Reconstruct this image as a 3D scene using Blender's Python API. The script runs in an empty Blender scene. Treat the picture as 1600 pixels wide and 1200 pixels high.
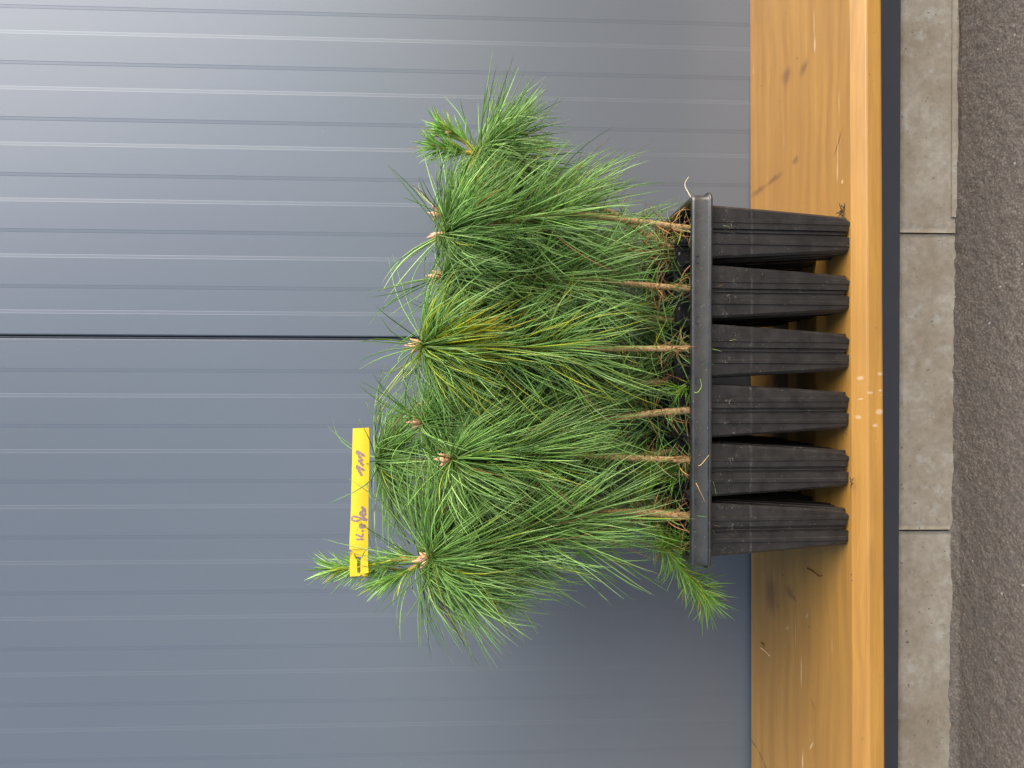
import bpy, math, random
import numpy as np
from mathutils import Vector, Matrix, noise

random.seed(7)
rng = np.random.default_rng(7)
S = bpy.context.scene
col = S.collection
R = math.radians

# ------------------------------------------------------------------ camera
F = 1000.0                       # focal length in photo pixels (photo 1600 wide)
CAM = Vector((0.0, 0.0, 0.341))
PITCH = R(2.18)
ROLL = R(-0.20)
fwd = Vector((0, math.cos(PITCH), -math.sin(PITCH)))
cx = Vector((0, -math.sin(PITCH), -math.cos(PITCH)))   # picture right = down in the world
cy = Vector((1, 0, 0))                                  # picture up = right in the world
rm = Matrix.Rotation(ROLL, 3, fwd)
cx = rm @ cx; cy = rm @ cy
cd = bpy.data.cameras.new('camera')
cd.sensor_width = 36.0
cd.lens = 36.0 * F / 1600.0
cd.clip_start = 0.02; cd.clip_end = 500
cam = bpy.data.objects.new('camera', cd); col.objects.link(cam)
m = Matrix((cx, cy, -fwd)).transposed().to_4x4(); m.translation = CAM
cam.matrix_world = m
S.camera = cam

# ------------------------------------------------------------------ world, sun, exposure
SUN_EL, SUN_AZ = R(37), R(120)          # azimuth measured clockwise from +Y (seen from above)
w = bpy.data.worlds.new('World'); S.world = w; w.use_nodes = True
nt = w.node_tree; nt.nodes.clear()
sky = nt.nodes.new('ShaderNodeTexSky'); sky.sky_type = 'NISHITA'; sky.sun_disc = False
sky.sun_elevation = SUN_EL; sky.sun_rotation = SUN_AZ
sky.air_density = 1.0; sky.dust_density = 2.0; sky.ozone_density = 1.0
bg = nt.nodes.new('ShaderNodeBackground'); bg.inputs[1].default_value = 0.15
out = nt.nodes.new('ShaderNodeOutputWorld')
nt.links.new(sky.outputs[0], bg.inputs[0]); nt.links.new(bg.outputs[0], out.inputs[0])
sd = bpy.data.lights.new('sun', 'SUN'); sd.energy = 2.1; sd.angle = R(72); sd.color = (1.0, 0.955, 0.89)
sun = bpy.data.objects.new('sun', sd); col.objects.link(sun)
sdir = Vector((math.sin(SUN_AZ) * math.cos(SUN_EL), math.cos(SUN_AZ) * math.cos(SUN_EL), math.sin(SUN_EL)))
sun.rotation_euler = sdir.to_track_quat('Z', 'Y').to_euler()
sun.location = (2, -3, 4)
S.view_settings.view_transform = 'Standard'
S.view_settings.look = 'None'
S.view_settings.exposure = 1.07
S.view_settings.gamma = 1.0
S.view_settings.use_curve_mapping = False

# ------------------------------------------------------------------ picking points in space
def ray(x, y):
    return fwd + cx * ((x - 800) / F) + cy * ((600 - y) / F)
def P(x, y, Y):
    r = ray(x, y)
    return CAM + r * (Y / r.y)
def PZ(x, y, Z):
    r = ray(x, y)
    return CAM + r * ((Z - CAM.z) / r.z)

# ------------------------------------------------------------------ helpers
def tag(o, label=None, cat=None, group=None, kind=None):
    if label: o['label'] = label
    if cat: o['category'] = cat
    if group: o['group'] = group
    if kind: o['kind'] = kind
    return o
def empty(name, loc=(0, 0, 0)):
    o = bpy.data.objects.new(name, None); col.objects.link(o); o.location = loc
    o.empty_display_size = 0.02
    return o
def mesh(name, verts, faces, mat=None, parent=None, smooth=True, loc=None):
    me = bpy.data.meshes.new(name)
    me.from_pydata([tuple(v) for v in verts], [], faces)
    if smooth:
        me.polygons.foreach_set('use_smooth', [True] * len(me.polygons))
    me.validate(); me.update()
    o = bpy.data.objects.new(name, me); col.objects.link(o)
    if mat: me.materials.append(mat)
    if parent: o.parent = parent
    if loc is not None: o.location = loc
    return o
def auto(o, deg=35):
    me = o.data
    me.set_sharp_from_angle(angle=R(deg)); return o
def fixn(o):
    import bmesh
    b = bmesh.new(); b.from_mesh(o.data); bmesh.ops.recalc_face_normals(b, faces=b.faces); b.to_mesh(o.data); b.free()
    return o
class MB:
    def __init__(s): s.v = []; s.f = []
    def box(s, a, b):
        n = len(s.v); (x0, y0, z0), (x1, y1, z1) = a, b
        s.v += [(x0,y0,z0),(x1,y0,z0),(x1,y1,z0),(x0,y1,z0),(x0,y0,z1),(x1,y0,z1),(x1,y1,z1),(x0,y1,z1)]
        s.f += [tuple(n+i for i in q) for q in ((0,3,2,1),(4,5,6,7),(0,1,5,4),(1,2,6,5),(2,3,7,6),(3,0,4,7))]
    def tube(s, pts, rad, n=8, jit=0.0, flat=1.0):
        pts = [Vector(p) for p in pts]
        rad = rad if isinstance(rad, (list, tuple)) else [rad] * len(pts)
        base = len(s.v); prev = None
        for i, p in enumerate(pts):
            t = (pts[min(i+1, len(pts)-1)] - pts[max(i-1, 0)]).normalized()
            if prev is None:
                u = t.orthogonal().normalized()
            else:
                u = (prev - t * prev.dot(t)).normalized()
            prev = u; v = t.cross(u)
            for k in range(n):
                a = 2 * math.pi * k / n
                r = rad[i] * (1 + random.uniform(-jit, jit))
                s.v.append(p + u * math.cos(a) * r + v * math.sin(a) * r * flat)
        for i in range(len(pts) - 1):
            for k in range(n):
                a = base + i*n + k; b = base + i*n + (k+1) % n
                s.f.append((a, b, b + n, a + n))
        s.f.append(tuple(base + k for k in reversed(range(n))))
        e = base + (len(pts) - 1) * n
        s.f.append(tuple(e + k for k in range(n)))
    def build(s, name, mat, parent=None, smooth=True):
        return mesh(name, s.v, s.f, mat, parent, smooth)
def catmull(pts, n):
    pts = [Vector(p) for p in pts]
    q = [pts[0] * 2 - pts[1]] + pts + [pts[-1] * 2 - pts[-2]]
    out = []
    L = len(pts) - 1
    for i in range(n):
        t = i / (n - 1) * L; k = min(int(t), L - 1); t -= k
        a, b, c, d = q[k:k+4]
        out.append(0.5 * ((2*b) + (c-a)*t + (2*a-5*b+4*c-d)*t*t + (3*b-a-3*c+d)*t*t*t))
    return out

# ------------------------------------------------------------------ materials
class NM:
    def __init__(s, name, base=(.5,.5,.5), rough=.5, metal=0, spec=.5, coat=0, coat_r=.1):
        s.m = bpy.data.materials.new(name); s.m.use_nodes = True
        s.t = s.m.node_tree; s.n = s.t.nodes; s.n.clear()
        s.p = s.n.new('ShaderNodeBsdfPrincipled'); s.o = s.n.new('ShaderNodeOutputMaterial')
        s.t.links.new(s.p.outputs[0], s.o.inputs[0])
        s.set('Base Color', (*base, 1)); s.set('Roughness', rough); s.set('Metallic', metal)
        s.set('Specular IOR Level', spec); s.set('Coat Weight', coat); s.set('Coat Roughness', coat_r)
        s.tc = s.n.new('ShaderNodeTexCoord')
    def set(s, k, v): s.p.inputs[k].default_value = v
    def link(s, a, b): s.t.links.new(a, b)
    def coords(s, scale=(1,1,1), loc=(0,0,0), rot=(0,0,0)):
        mp = s.n.new('ShaderNodeMapping'); s.link(s.tc.outputs['Object'], mp.inputs[0])
        mp.inputs['Scale'].default_value = scale; mp.inputs['Location'].default_value = loc
        mp.inputs['Rotation'].default_value = rot
        return mp.outputs[0]
    def noise(s, vec, scale, detail=4, rough=.5, dist=0):
        n = s.n.new('ShaderNodeTexNoise'); s.link(vec, n.inputs['Vector'])
        n.inputs['Scale'].default_value = scale; n.inputs['Detail'].default_value = detail
        n.inputs['Roughness'].default_value = rough; n.inputs['Distortion'].default_value = dist
        return n.outputs['Fac']
    def voro(s, vec, scale, feature='F1', out='Distance'):
        n = s.n.new('ShaderNodeTexVoronoi'); n.feature = feature; s.link(vec, n.inputs['Vector'])
        n.inputs['Scale'].default_value = scale
        return n.outputs[out]
    def ramp(s, fac, stops):
        r = s.n.new('ShaderNodeValToRGB'); s.link(fac, r.inputs[0])
        e = r.color_ramp.elements
        while len(e) > 1: e.remove(e[-1])
        e[0].position = stops[0][0]; e[0].color = c4(stops[0][1])
        for p, c in stops[1:]:
            k = e.new(p); k.color = c4(c)
        return r.outputs[0]
    def mix(s, fac, a, b, mode='MIX'):
        n = s.n.new('ShaderNodeMix'); n.data_type = 'RGBA'; n.blend_type = mode
        for sock, v in ((n.inputs[0], fac), (n.inputs[6], a), (n.inputs[7], b)):
            if hasattr(v, 'links'): s.link(v, sock)
            elif isinstance(v, (int, float)): sock.default_value = v
            else: sock.default_value = c4(v)
        return n.outputs[2]
    def math(s, op, a, b=None, clamp=False):
        n = s.n.new('ShaderNodeMath'); n.operation = op; n.use_clamp = clamp
        for i, v in enumerate((a, b)):
            if v is None: continue
            if hasattr(v, 'links'): s.link(v, n.inputs[i])
            else: n.inputs[i].default_value = v
        return n.outputs[0]
    def maprange(s, v, a, b, c=0, d=1):
        n = s.n.new('ShaderNodeMapRange'); s.link(v, n.inputs[0])
        for i, q in enumerate((a, b, c, d)): n.inputs[i+1].default_value = q
        n.clamp = True
        return n.outputs[0]
    def bump(s, h, strength, dist=.001, prev=None):
        b = s.n.new('ShaderNodeBump'); s.link(h, b.inputs['Height'])
        b.inputs['Strength'].default_value = strength; b.inputs['Distance'].default_value = dist
        if prev: s.link(prev, b.inputs['Normal'])
        s.link(b.outputs[0], s.p.inputs['Normal'])
        return b.outputs[0]
    def blob(s, c, r, rot=0.0, soft=.5, warp=None):
        """1 inside an ellipsoid centred on c with radii r, 0 outside"""
        mp = s.n.new('ShaderNodeVectorMath'); mp.operation = 'SUBTRACT'
        s.link(s.tc.outputs['Object'], mp.inputs[0]); mp.inputs[1].default_value = c
        q = mp.outputs[0]
        if warp is not None:
            ad = s.n.new('ShaderNodeVectorMath'); ad.operation = 'ADD'; s.link(q, ad.inputs[0]); s.link(warp, ad.inputs[1]); q = ad.outputs[0]
        if rot:
            vr = s.n.new('ShaderNodeVectorRotate'); vr.rotation_type = 'Z_AXIS'; s.link(q, vr.inputs[0]); vr.inputs['Angle'].default_value = rot; q = vr.outputs[0]
        d = s.n.new('ShaderNodeVectorMath'); d.operation = 'DIVIDE'; s.link(q, d.inputs[0]); d.inputs[1].default_value = r
        l = s.n.new('ShaderNodeVectorMath'); l.operation = 'LENGTH'; s.link(d.outputs[0], l.inputs[0])
        return s.maprange(l.outputs['Value'], 1.0, 1.0 - soft)
def c4(v):
    if isinstance(v, (int, float)): return (v, v, v, 1)
    return (*v[:3], 1)
def wnoise(M, scale, amp):
    n = M.n.new('ShaderNodeTexNoise'); M.link(M.tc.outputs['Object'], n.inputs['Vector']); n.inputs['Scale'].default_value = scale
    sb = M.n.new('ShaderNodeVectorMath'); sb.operation = 'SUBTRACT'; M.link(n.outputs['Color'], sb.inputs[0]); sb.inputs[1].default_value = (.5,.5,.5)
    sc = M.n.new('ShaderNodeVectorMath'); sc.operation = 'SCALE'; M.link(sb.outputs[0], sc.inputs[0]); sc.inputs[3].default_value = amp
    return sc.outputs[0]

# painted sheet metal of the wall
M = NM('sheet_metal_paint', (.15, .165, .19), .33, metal=.20, spec=.45, coat=.14, coat_r=.27)
v = M.coords()
n1 = M.noise(v, 1600, 2); n2 = M.noise(M.coords((1, 1, .4)), 5, 3)
b = M.bump(n1, .10, .0004)
cc = M.mix(n2, (.126, .141, .160), (.146, .162, .184)); 
sp = M.maprange(M.voro(M.coords(loc=(3,1,2)), 70), .035, .02)
gate = M.maprange(M.noise(v, 31, 1), .62, .66)
sp = M.math('MULTIPLY', sp, gate)
cc = M.mix(M.math('MULTIPLY', sp, .55), cc, (.55, .55, .52)); M.link(cc, M.p.inputs['Base Color'])
MAT_METAL = M.m
M = NM('joint_rubber', (.012, .013, .018), .6); MAT_JOINT = M.m
M = NM('flashing_paint', (.045, .048, .060), .42, metal=.2)
v = M.coords(); M.bump(M.noise(v, 900, 2), .15, .0004)
M.link(M.mix(M.noise(v, 30, 5), (.045, .048, .060), (.058, .061, .074)), M.p.inputs['Base Color'])
MAT_FLASH = M.m

# concrete
M = NM('concrete', (.36,.32,.25), .9, spec=.25)  # warm grey
v = M.coords()
a = M.noise(v, 14, 8, .6); bb = M.noise(v, 90, 8, .7); dd = M.noise(M.coords((1,1,1),(4,4,4)), 42, 5, .65)
c = M.ramp(a, [(.3, (.300,.240,.172)), (.5, (.375,.315,.240)), (.7, (.45,.395,.318))])
c = M.mix(M.maprange(bb, .4, .72, 0, .6), c, (.19,.162,.120))
c = M.mix(M.maprange(dd, .55, .7, 0, .6), c, (.47,.445,.39))
pv_ = M.n.new('ShaderNodeVectorMath'); pv_.operation = 'ADD'; M.link(v, pv_.inputs[0]); M.link(wnoise(M, 120, .012), pv_.inputs[1])
pit = M.maprange(M.voro(pv_.outputs[0], 130), .20, .08); pit = M.math('MULTIPLY', pit, M.maprange(M.noise(v, 60, 2), .52, .62, 0, .8))
c = M.mix(pit, c, (.10,.085,.065)); M.link(c, M.p.inputs['Base Color'])
h = M.math('SUBTRACT', M.math('ADD', bb, M.math('MULTIPLY', M.noise(v, 350, 4), .5)), pit)
M.bump(h, .7, .0012)
MAT_CONC = M.m

# asphalt
M = NM('asphalt', (.15,.13,.115), .85, spec=.35)
v = M.coords()
vv = M.n.new('ShaderNodeVectorMath'); vv.operation = 'ADD'; M.link(v, vv.inputs[0]); M.link(wnoise(M, 260, .004), vv.inputs[1]); v = vv.outputs[0]
vd = M.voro(v, 330); vc = M.voro(v, 330, out='Color')
c = M.mix(vc, (.200,.167,.134), (.345,.295,.245))
c = M.mix(M.maprange(vd, .3, .7, 0, .55), c, (.095,.080,.067))
c = M.mix(M.maprange(M.noise(v, 17, 6, .6), .35, .7, 0, .5), c, (.18,.16,.143))
wh = M.math('MULTIPLY', M.maprange(M.voro(M.coords(loc=(2,5,1)), 75), .13, .08), M.maprange(M.noise(v, 37, 1), .60, .64))
c = M.mix(wh, c, (.55,.52,.48)); M.link(c, M.p.inputs['Base Color'])
h = M.math('SUBTRACT', M.math('MULTIPLY', M.noise(v, 700, 3), .5), vd)
M.bump(h, .45, .0011)
MAT_ASPH = M.m

# black plastic of the tray
def plastic(name, pot, ra=.34, rb=.6):
    M = NM(name, (.035,.031,.029), .42, spec=.5, coat=0 if pot else .7, coat_r=.16)
    v = M.coords()
    sepn = M.n.new('ShaderNodeSeparateXYZ'); M.link(M.tc.outputs['Object'], sepn.inputs[0]); z = sepn.outputs[2]
    oi = M.n.new('ShaderNodeObjectInfo')
    off = M.n.new('ShaderNodeVectorMath'); off.operation = 'ADD'; M.link(v, off.inputs[0]); M.link(oi.outputs['Location'], off.inputs[1]); v = off.outputs[0]
    dust = M.noise(v, 60, 6, .7)
    c = M.mix(M.maprange(dust, .38, .75, 0, .55), (.011,.0098,.0092), (.038,.032,.028)) if pot else M.mix(M.maprange(dust, .38, .75, 0, .6), (.014,.012,.0105), (.044,.036,.030))
    if pot:
        # scuffed line where the level changes and chalky dust under the lip
        ln = M.math('MULTIPLY', M.maprange(M.math('ABSOLUTE', M.math('SUBTRACT', z, .0985)), .0014, .0006), M.maprange(M.noise(v, 150, 3), .35, .6, .1, .8))
        c = M.mix(M.math('MULTIPLY', ln, .28), c, (.15,.135,.12))
        band = M.maprange(M.math('ABSOLUTE', M.math('SUBTRACT', z, .120)), .012, .004)
        ch = M.math('MULTIPLY', band, M.maprange(M.noise(v, 420, 3, .7, 1.5), .58, .66))
        ch = M.math('MULTIPLY', ch, M.maprange(M.noise(v, 90, 2), .5, .62))
        c = M.mix(M.math('MULTIPLY', ch, .75), c, (.36,.32,.25))
    sp = M.math('MULTIPLY', M.maprange(M.voro(v, 340), .17, .09), M.maprange(M.noise(v, 170, 1), .55, .61))
    c = M.mix(M.math('MULTIPLY', sp, .5), c, (.40,.36,.31))
    M.link(c, M.p.inputs['Base Color'])
    M.link(M.maprange(dust, .3, .7, ra, rb), M.p.inputs['Roughness'])
    M.bump(M.noise(v, 300, 4), .25, .0006)
    return M.m
MAT_POT = plastic('pot_plastic', True)
MAT_RIM = plastic('rim_plastic', False, .22, .38)
M = NM('potting_soil', (.03,.02,.013), .95, spec=.2)
v = M.coords(); nn = M.noise(v, 260, 5, .7)
M.link(M.ramp(nn, [(.35, (.010,.007,.005)), (.6, (.045,.028,.017)), (.72, (.14,.085,.045))]), M.p.inputs['Base Color']); M.bump(nn, 1, .004)
MAT_SOIL = M.m

# bark
M = NM('bark', (.33,.20,.09), .8, spec=.3)
v = M.coords(); nn = M.noise(v, 420, 4, .65); n2 = M.noise(v, 110, 3)
c = M.ramp(nn, [(.3, (.16,.085,.034)), (.5, (.46,.28,.115)), (.7, (.62,.44,.23))])
c = M.mix(M.maprange(n2, .5, .75, 0, .45), c, (.22,.22,.07))
M.link(c, M.p.inputs['Base Color']); M.bump(nn, .9, .0015); MAT_BARK = M.m
M = NM('young_bark', (.4,.3,.08), .55)
v = M.coords(); nn = M.noise(v, 500, 3)
M.link(M.ramp(nn, [(.3, (.45,.20,.045)), (.5, (.55,.40,.06)), (.7, (.50,.52,.07))]), M.p.inputs['Base Color']); M.bump(nn, .8, .001); MAT_YOUNG = M.m
# foliage, colour carried per needle
def needlemat(name, rough, attr='tint'):
    M = NM(name, (.1,.2,.05), rough, spec=.65)
    at = M.n.new('ShaderNodeAttribute'); at.attribute_name = attr
    M.link(at.outputs['Color'], M.p.inputs['Base Color'])
    tr = M.n.new('ShaderNodeBsdfTranslucent'); M.link(at.outputs['Color'], tr.inputs[0])
    mx = M.n.new('ShaderNodeMixShader'); mx.inputs[0].default_value = .38
    M.link(M.p.outputs[0], mx.inputs[1]); M.link(tr.outputs[0], mx.inputs[2]); M.link(mx.outputs[0], M.o.inputs[0])
    return M.m
MAT_NEEDLE = needlemat('needle', .30)
MAT_DEAD = needlemat('dead_needle', .7)
M = NM('bud_scales', (.6,.33,.2), .6)
v = M.coords(); nn = M.noise(v, 600, 3)
M.link(M.ramp(nn, [(.3, (.42,.16,.08)), (.5, (.66,.32,.17)), (.68, (.88,.64,.42))]), M.p.inputs['Base Color']); M.bump(nn, .8, .0012); MAT_BUD = M.m
# tag
M = NM('yellow_plastic', (.90,.62,.02), .38)
v = M.coords()
M.link(M.mix(M.noise(v, 40, 3), (.84,.54,.010), (.90,.62,.020)), M.p.inputs['Base Color']); M.bump(M.noise(v, 900, 3), .12, .0004)
MAT_TAG = M.m
M = NM('faded_marker', (.42,.30,.24), .6)
v = M.coords()
M.link(M.mix(M.noise(v, 500, 3), (.23,.14,.15), (.40,.26,.22)), M.p.inputs['Base Color']); MAT_INK = M.m

# ------------------------------------------------------------------ the wall
YW = 0.845
def X_of(ypx): return P(762, ypx, YW).x
ZB, ZT = -0.172, 2.4
def panel(name, xs_start, xs_end, steps):
    """steps: list of (x, kind) where kind 'down' goes into a shallow channel and 'up' comes out, x decreasing"""
    prof = [(xs_start, YW + .012), (xs_start, YW + .0015), (xs_start - .0015, YW)]
    D = .00034; bw = .0034
    for x, k in steps:
        if k == 'down': prof += [(x + bw/2 + .0006, YW), (x + bw/2, YW + .0001), (x - bw/2, YW + D - .0001), (x - bw/2 - .0006, YW + D)]
        else: prof += [(x + bw/2 + .0006, YW + D), (x + bw/2, YW + D - .0001), (x - bw/2, YW + .0001), (x - bw/2 - .0006, YW)]
    prof += [(xs_end + .0015, YW), (xs_end, YW + .0015), (xs_end, YW + .012)]
    vs = [(x, y, ZB) for x, y in prof] + [(x, y, ZT) for x, y in prof]
    n = len(prof)
    fs = [(i, i+1, n+i+1, n+i) for i in range(n-1)]
    return vs, fs
wall = tag(empty('cladding_wall', (0, YW, ZB)), 'blue grey painted metal wall with fine vertical ribs behind the bench', 'wall')
wall.location = (0, 0, 0)
per = 0.0718
xs = X_of(530)
st = []
x0d, x0l = X_of(453.5), X_of(492)
for k in range(24, -1, -1):
    st += [(x0d + per*k, 'down'), (x0l + per*k, 'up')]
vs, fs = panel('wall_panel', x0d + per*25, xs + .0022, st)
mesh('wall_panel', vs, fs, MAT_METAL, wall, False)
st = []
x1d, x1l = X_of(581), X_of(619.5)
for k in range(0, 25):
    st += [(x1d - per*k, 'down'), (x1l - per*k, 'up')]
vs, fs = panel('wall_panel', xs - .0022, x1l - per*24 - .03, st)
mesh('wall_panel', vs, fs, MAT_METAL, wall, False)
b = MB(); b.box((xs - .03, YW + .007, ZB), (xs + .03, YW + .013, ZT)); b.build('joint_strip', MAT_JOINT, wall, False)
b = MB(); b.box((xs - .0013, YW + .0032, ZB), (xs + .0004, YW + .0068, ZT)); b.build('joint_lip', MAT_FLASH, wall, False)
b = MB(); b.box((-1.9, YW + .0135, ZB - .135), (1.95, YW + .1, ZT)); b.build('wall_core', MAT_JOINT, wall, False)
# smooth base trim
fl = MB(); fl.box((-1.9, YW - .003, -.2135), (1.95, YW + .013, ZB - .0006)); o = fl.build('base_flashing', MAT_FLASH, wall, False)

# ------------------------------------------------------------------ concrete plinth blocks
base = tag(empty('concrete_plinth'), 'low rough beige concrete plinth under the metal wall at the asphalt', 'plinth')
j0 = P(1450, 364.5, YW).x; sp_ = .4026
for k in range(-5, 5):
    xa = j0 + k * sp_ + .0009; xb = j0 + (k + 1) * sp_ - .0009
    nx, nz = 60, 12
    vs = []; fs = []
    for i in range(nx + 1):
        for j in range(nz + 1):
            x = xa + (xb - xa) * i / nx; z = -.32 + (.1055) * j / nz
            e = min(x - xa, xb - x)
            y = YW - .0005 + .0006 * noise.noise(Vector((x*40, z*40, k))) + (.0015 if e < .0008 else 0)
            vs.append((x, y, z))
    for i in range(nx):
        for j in range(nz):
            a = i*(nz+1)+j; fs.append((a, a+nz+1, a+nz+2, a+1))
    n = len(vs)
    for (x, z) in ((xa, -.32), (xb, -.32), (xb, -.2145), (xa, -.2145)): vs.append((x, YW + .0125, z))
    c0, c1, c2, c3 = 0, nx*(nz+1), nx*(nz+1)+nz, nz
    fs += [tuple([n+1] + [nx*(nz+1)+j for j in range(nz+1)] + [n+2]), tuple([n+3] + [j for j in range(nz, -1, -1)] + [n]),
           tuple([n+2] + [i*(nz+1)+nz for i in range(nx, -1, -1)] + [n+3])]
    mesh('concrete_block', vs, fs, MAT_CONC, base)
# mortar smear of concrete along the foot (shows at the right end of the wall)
b = MB()
pts = []
xx = X_of(-30)
vs = []; fs = []
N = 90
for i in range(N + 1):
    x = X_of(330) + (.62 - X_of(330)) * i / N
    wv = .0045 * (0.65 + .5 * noise.noise(Vector((x * 26, 3.1, 0)))) * min(1, i / 6)
    vs += [(x, YW - .0004 - .0015, -.2855), (x, YW - .003, -.2860), (x, YW - .0035 - wv * .5, -.2866 - wv), (x, YW, -.306)]
for i in range(N):
    for k in range(3):
        a = i*4+k; fs.append((a, a+4, a+5, a+1))
mesh('mortar_lip', vs, fs, MAT_CONC, base)

# ------------------------------------------------------------------ asphalt ground, one sheet out to the horizon
def axis(fine_a, fine_b, step, outs_lo, outs_hi):
    n = int(round((fine_b - fine_a) / step))
    return list(outs_lo) + [fine_a + (fine_b - fine_a) * i / n for i in range(n + 1)] + list(outs_hi)
gx = axis(-.66, .66, .0027, (-80, -20, -5, -2, -1, -.8), (.8, 1, 2, 5, 20, 80))
gy = axis(.67, .852, .0027, (-80, -20, -5, -2, -.5, 0, .3, .5, .6), (.9, 1.2, 3, 20, 80))
ZG = -.291
vs = []
for x in gx:
    for y in gy:
        z = ZG
        if -.67 < x < .67 and .66 < y < .86:
            e = min(1, (x + .66) / .03, (.66 - x) / .03, (y - .67) / .02)
            e = max(0, e)
            q = Vector((x, y, 0))
            d1 = noise.voronoi(q * 240 + noise.noise_vector(q * 90) * .6)[0][0]
            z += e * (.0012 * (.55 - d1) + .0008 * noise.noise(q * 60) + .0010 * noise.noise(q * 420))
            near = max(0, 1 - (YW - y) / .012)
            z += e * near * (.0032 * noise.noise(Vector((x * 16, 7, 0))) + .0025 * noise.noise(Vector((x * 75, 2, 0))) + .001 - x * .009)
        vs.append((x, y, z))
ny = len(gy); fs = []
for i in range(len(gx) - 1):
    for j in range(ny - 1):
        a = i * ny + j; fs.append((a, a + ny, a + ny + 1, a + 1))
g = tag(mesh('ground', vs, fs, MAT_ASPH), 'coarse brown grey asphalt ground in front of the concrete plinth', 'ground', kind='structure')

# ------------------------------------------------------------------ bench board
BROT = R(.72); ZS = -.009
bench_loc = Vector((0, .722, ZS))
Minv = (Matrix.Translation(bench_loc) @ Matrix.Rotation(BROT, 4, 'Z')).inverted()
def BL(x, y, Z=ZS):          # picture point on the board's top, in board coordinates
    return Minv @ PZ(x, y, Z)
def BF(x, y):                  # picture point on the board's front edge
    return Minv @ P(x, y, .5915)
M = NM('varnished_pine', (.5,.26,.07), .5, spec=.4, coat=.35, coat_r=.36)
wp = wnoise(M, 9, .02)
def warped(scale):
    ad = M.n.new('ShaderNodeVectorMath'); ad.operation = 'ADD'; M.link(M.tc.outputs['Object'], ad.inputs[0]); M.link(wp, ad.inputs[1])
    mp = M.n.new('ShaderNodeMapping'); M.link(ad.outputs[0], mp.inputs[0]); mp.inputs['Scale'].default_value = scale
    return mp.outputs[0]
gr = M.noise(warped((.9, 26, 26)), 3.2, 5, .6)
fine = M.noise(M.coords((3, 260, 260)), 3, 5, .7)
pat = M.noise(M.coords(), 6, 5, .6)
c = M.ramp(gr, [(.28, (.325,.152,.027)), (.5, (.410,.204,.036)), (.72, (.49,.252,.048))])
c = M.mix(M.maprange(fine, .35, .7, 0, .35), c, (.26,.12,.028))
c = M.mix(M.maprange(pat, .42, .75, 0, .30), c, (.30,.15,.045))
knots = [((1228, 120), (.012, .016), .5), ((1256, 106), (.009, .013), -.3), ((1243, 250), (.006, .009), 0),
          ((1234, 925), (.008, .012), 0), ((1240, 933), (.004, .010), 0.3), ((1205, 930), (.030, .02), 0), ((1215, 948), (.004, .004), 0)]
kk = None
wk = wnoise(M, 60, .008)
for (px, py), (rx, ry), ro in knots:
    bl = M.blob(BL(px, py), (rx, ry, .009), ro, .75, wk)
    kk = bl if kk is None else M.math('MAXIMUM', kk, bl)
ring = M.math('MULTIPLY', kk, M.maprange(M.noise(M.coords((30,150,10)), 4, 4), .3, .7, .55, 1))
c = M.mix(M.math('MULTIPLY', ring, .72), c, (.11,.042,.018))
# dark dots and the crack
dd = None
for (px, py), (rx, ry), ro in [((1228,20),(.001,.0014),0), ((1246,91),(.0012,.002),0), ((1190,134),(.001,.002),0), ((1219,158),(.0009,.0014),0), ((1252,1046),(.001,.002),0),
        ((1223,898),(.001,.0035),0), ((1264,979),(.001,.002),0), ((1330,898),(.0012,.0015),0), ((1331,907),(.001,.001),0), ((1309,225),(.016,.0012),.62), ((1270,1100),(.008,.001),-.7)]:
    bl = M.blob(BL(px, py), (rx, ry, .009), ro, .5); dd = bl if dd is None else M.math('MAXIMUM', dd, bl)
def seg(p, q, wdt, soft=.5, warp=None, over=1.25):
    a_, b_ = BL(*p), BL(*q)
    mid = (a_ + b_) / 2; d_ = b_ - a_
    return M.blob(mid, (d_.length / 2 * over, wdt, .009), -math.atan2(d_.y, d_.x), soft, warp)
crk = [(1163,1144), (1173,1155), (1184,1171), (1193,1190), (1199,1206)]
for a_, b_ in zip(crk, crk[1:]): dd = M.math('MAXIMUM', dd, seg(a_, b_, .0017, .6))
sk = seg((1172,309), (1200,287), .005, .8, wk)
for a_, b_, w_ in (((1196,290),(1224,270),.0045),): sk = M.math('MAXIMUM', sk, seg(a_, b_, w_, .8, wk))
c = M.mix(M.math('MULTIPLY', sk, .6), c, (.12,.045,.02))
c = M.mix(M.math('MULTIPLY', dd, .8), c, (.05,.022,.012))
# pale scratches
ww = None
for (px, py), (rx, ry), ro in [((1272,38),(.020,.0008),.0), ((1273,70),(.010,.0022),0), ((1311,160),(.014,.0006),0), ((1309,245),(.030,.0006),0), ((1308,270),(.012,.0008),0), ((1316,284),(.0025,.0022),0),
        ((1231,981),(.0026,.0022),0), ((1228,982),(.002,.0012),0), ((1243,990),(.022,.0006),0), ((1252,1050),(.022,.0013),0), ((1261,962),(.005,.0012),.5), ((1268,1165),(.009,.0014),.6), ((1254,1190),(.012,.002),0),
        ((1225,220),(.012,.0005),0), ((1177,110),(.006,.0008),0), ((1300,1010),(.010,.0006),0)]:
    bl = M.blob(BL(px, py), (rx, ry, .009), ro, .6); ww = bl if ww is None else M.math('MAXIMUM', ww, bl)
c = M.mix(M.math('MULTIPLY', ww, .7), c, (.68,.50,.28))
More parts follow.
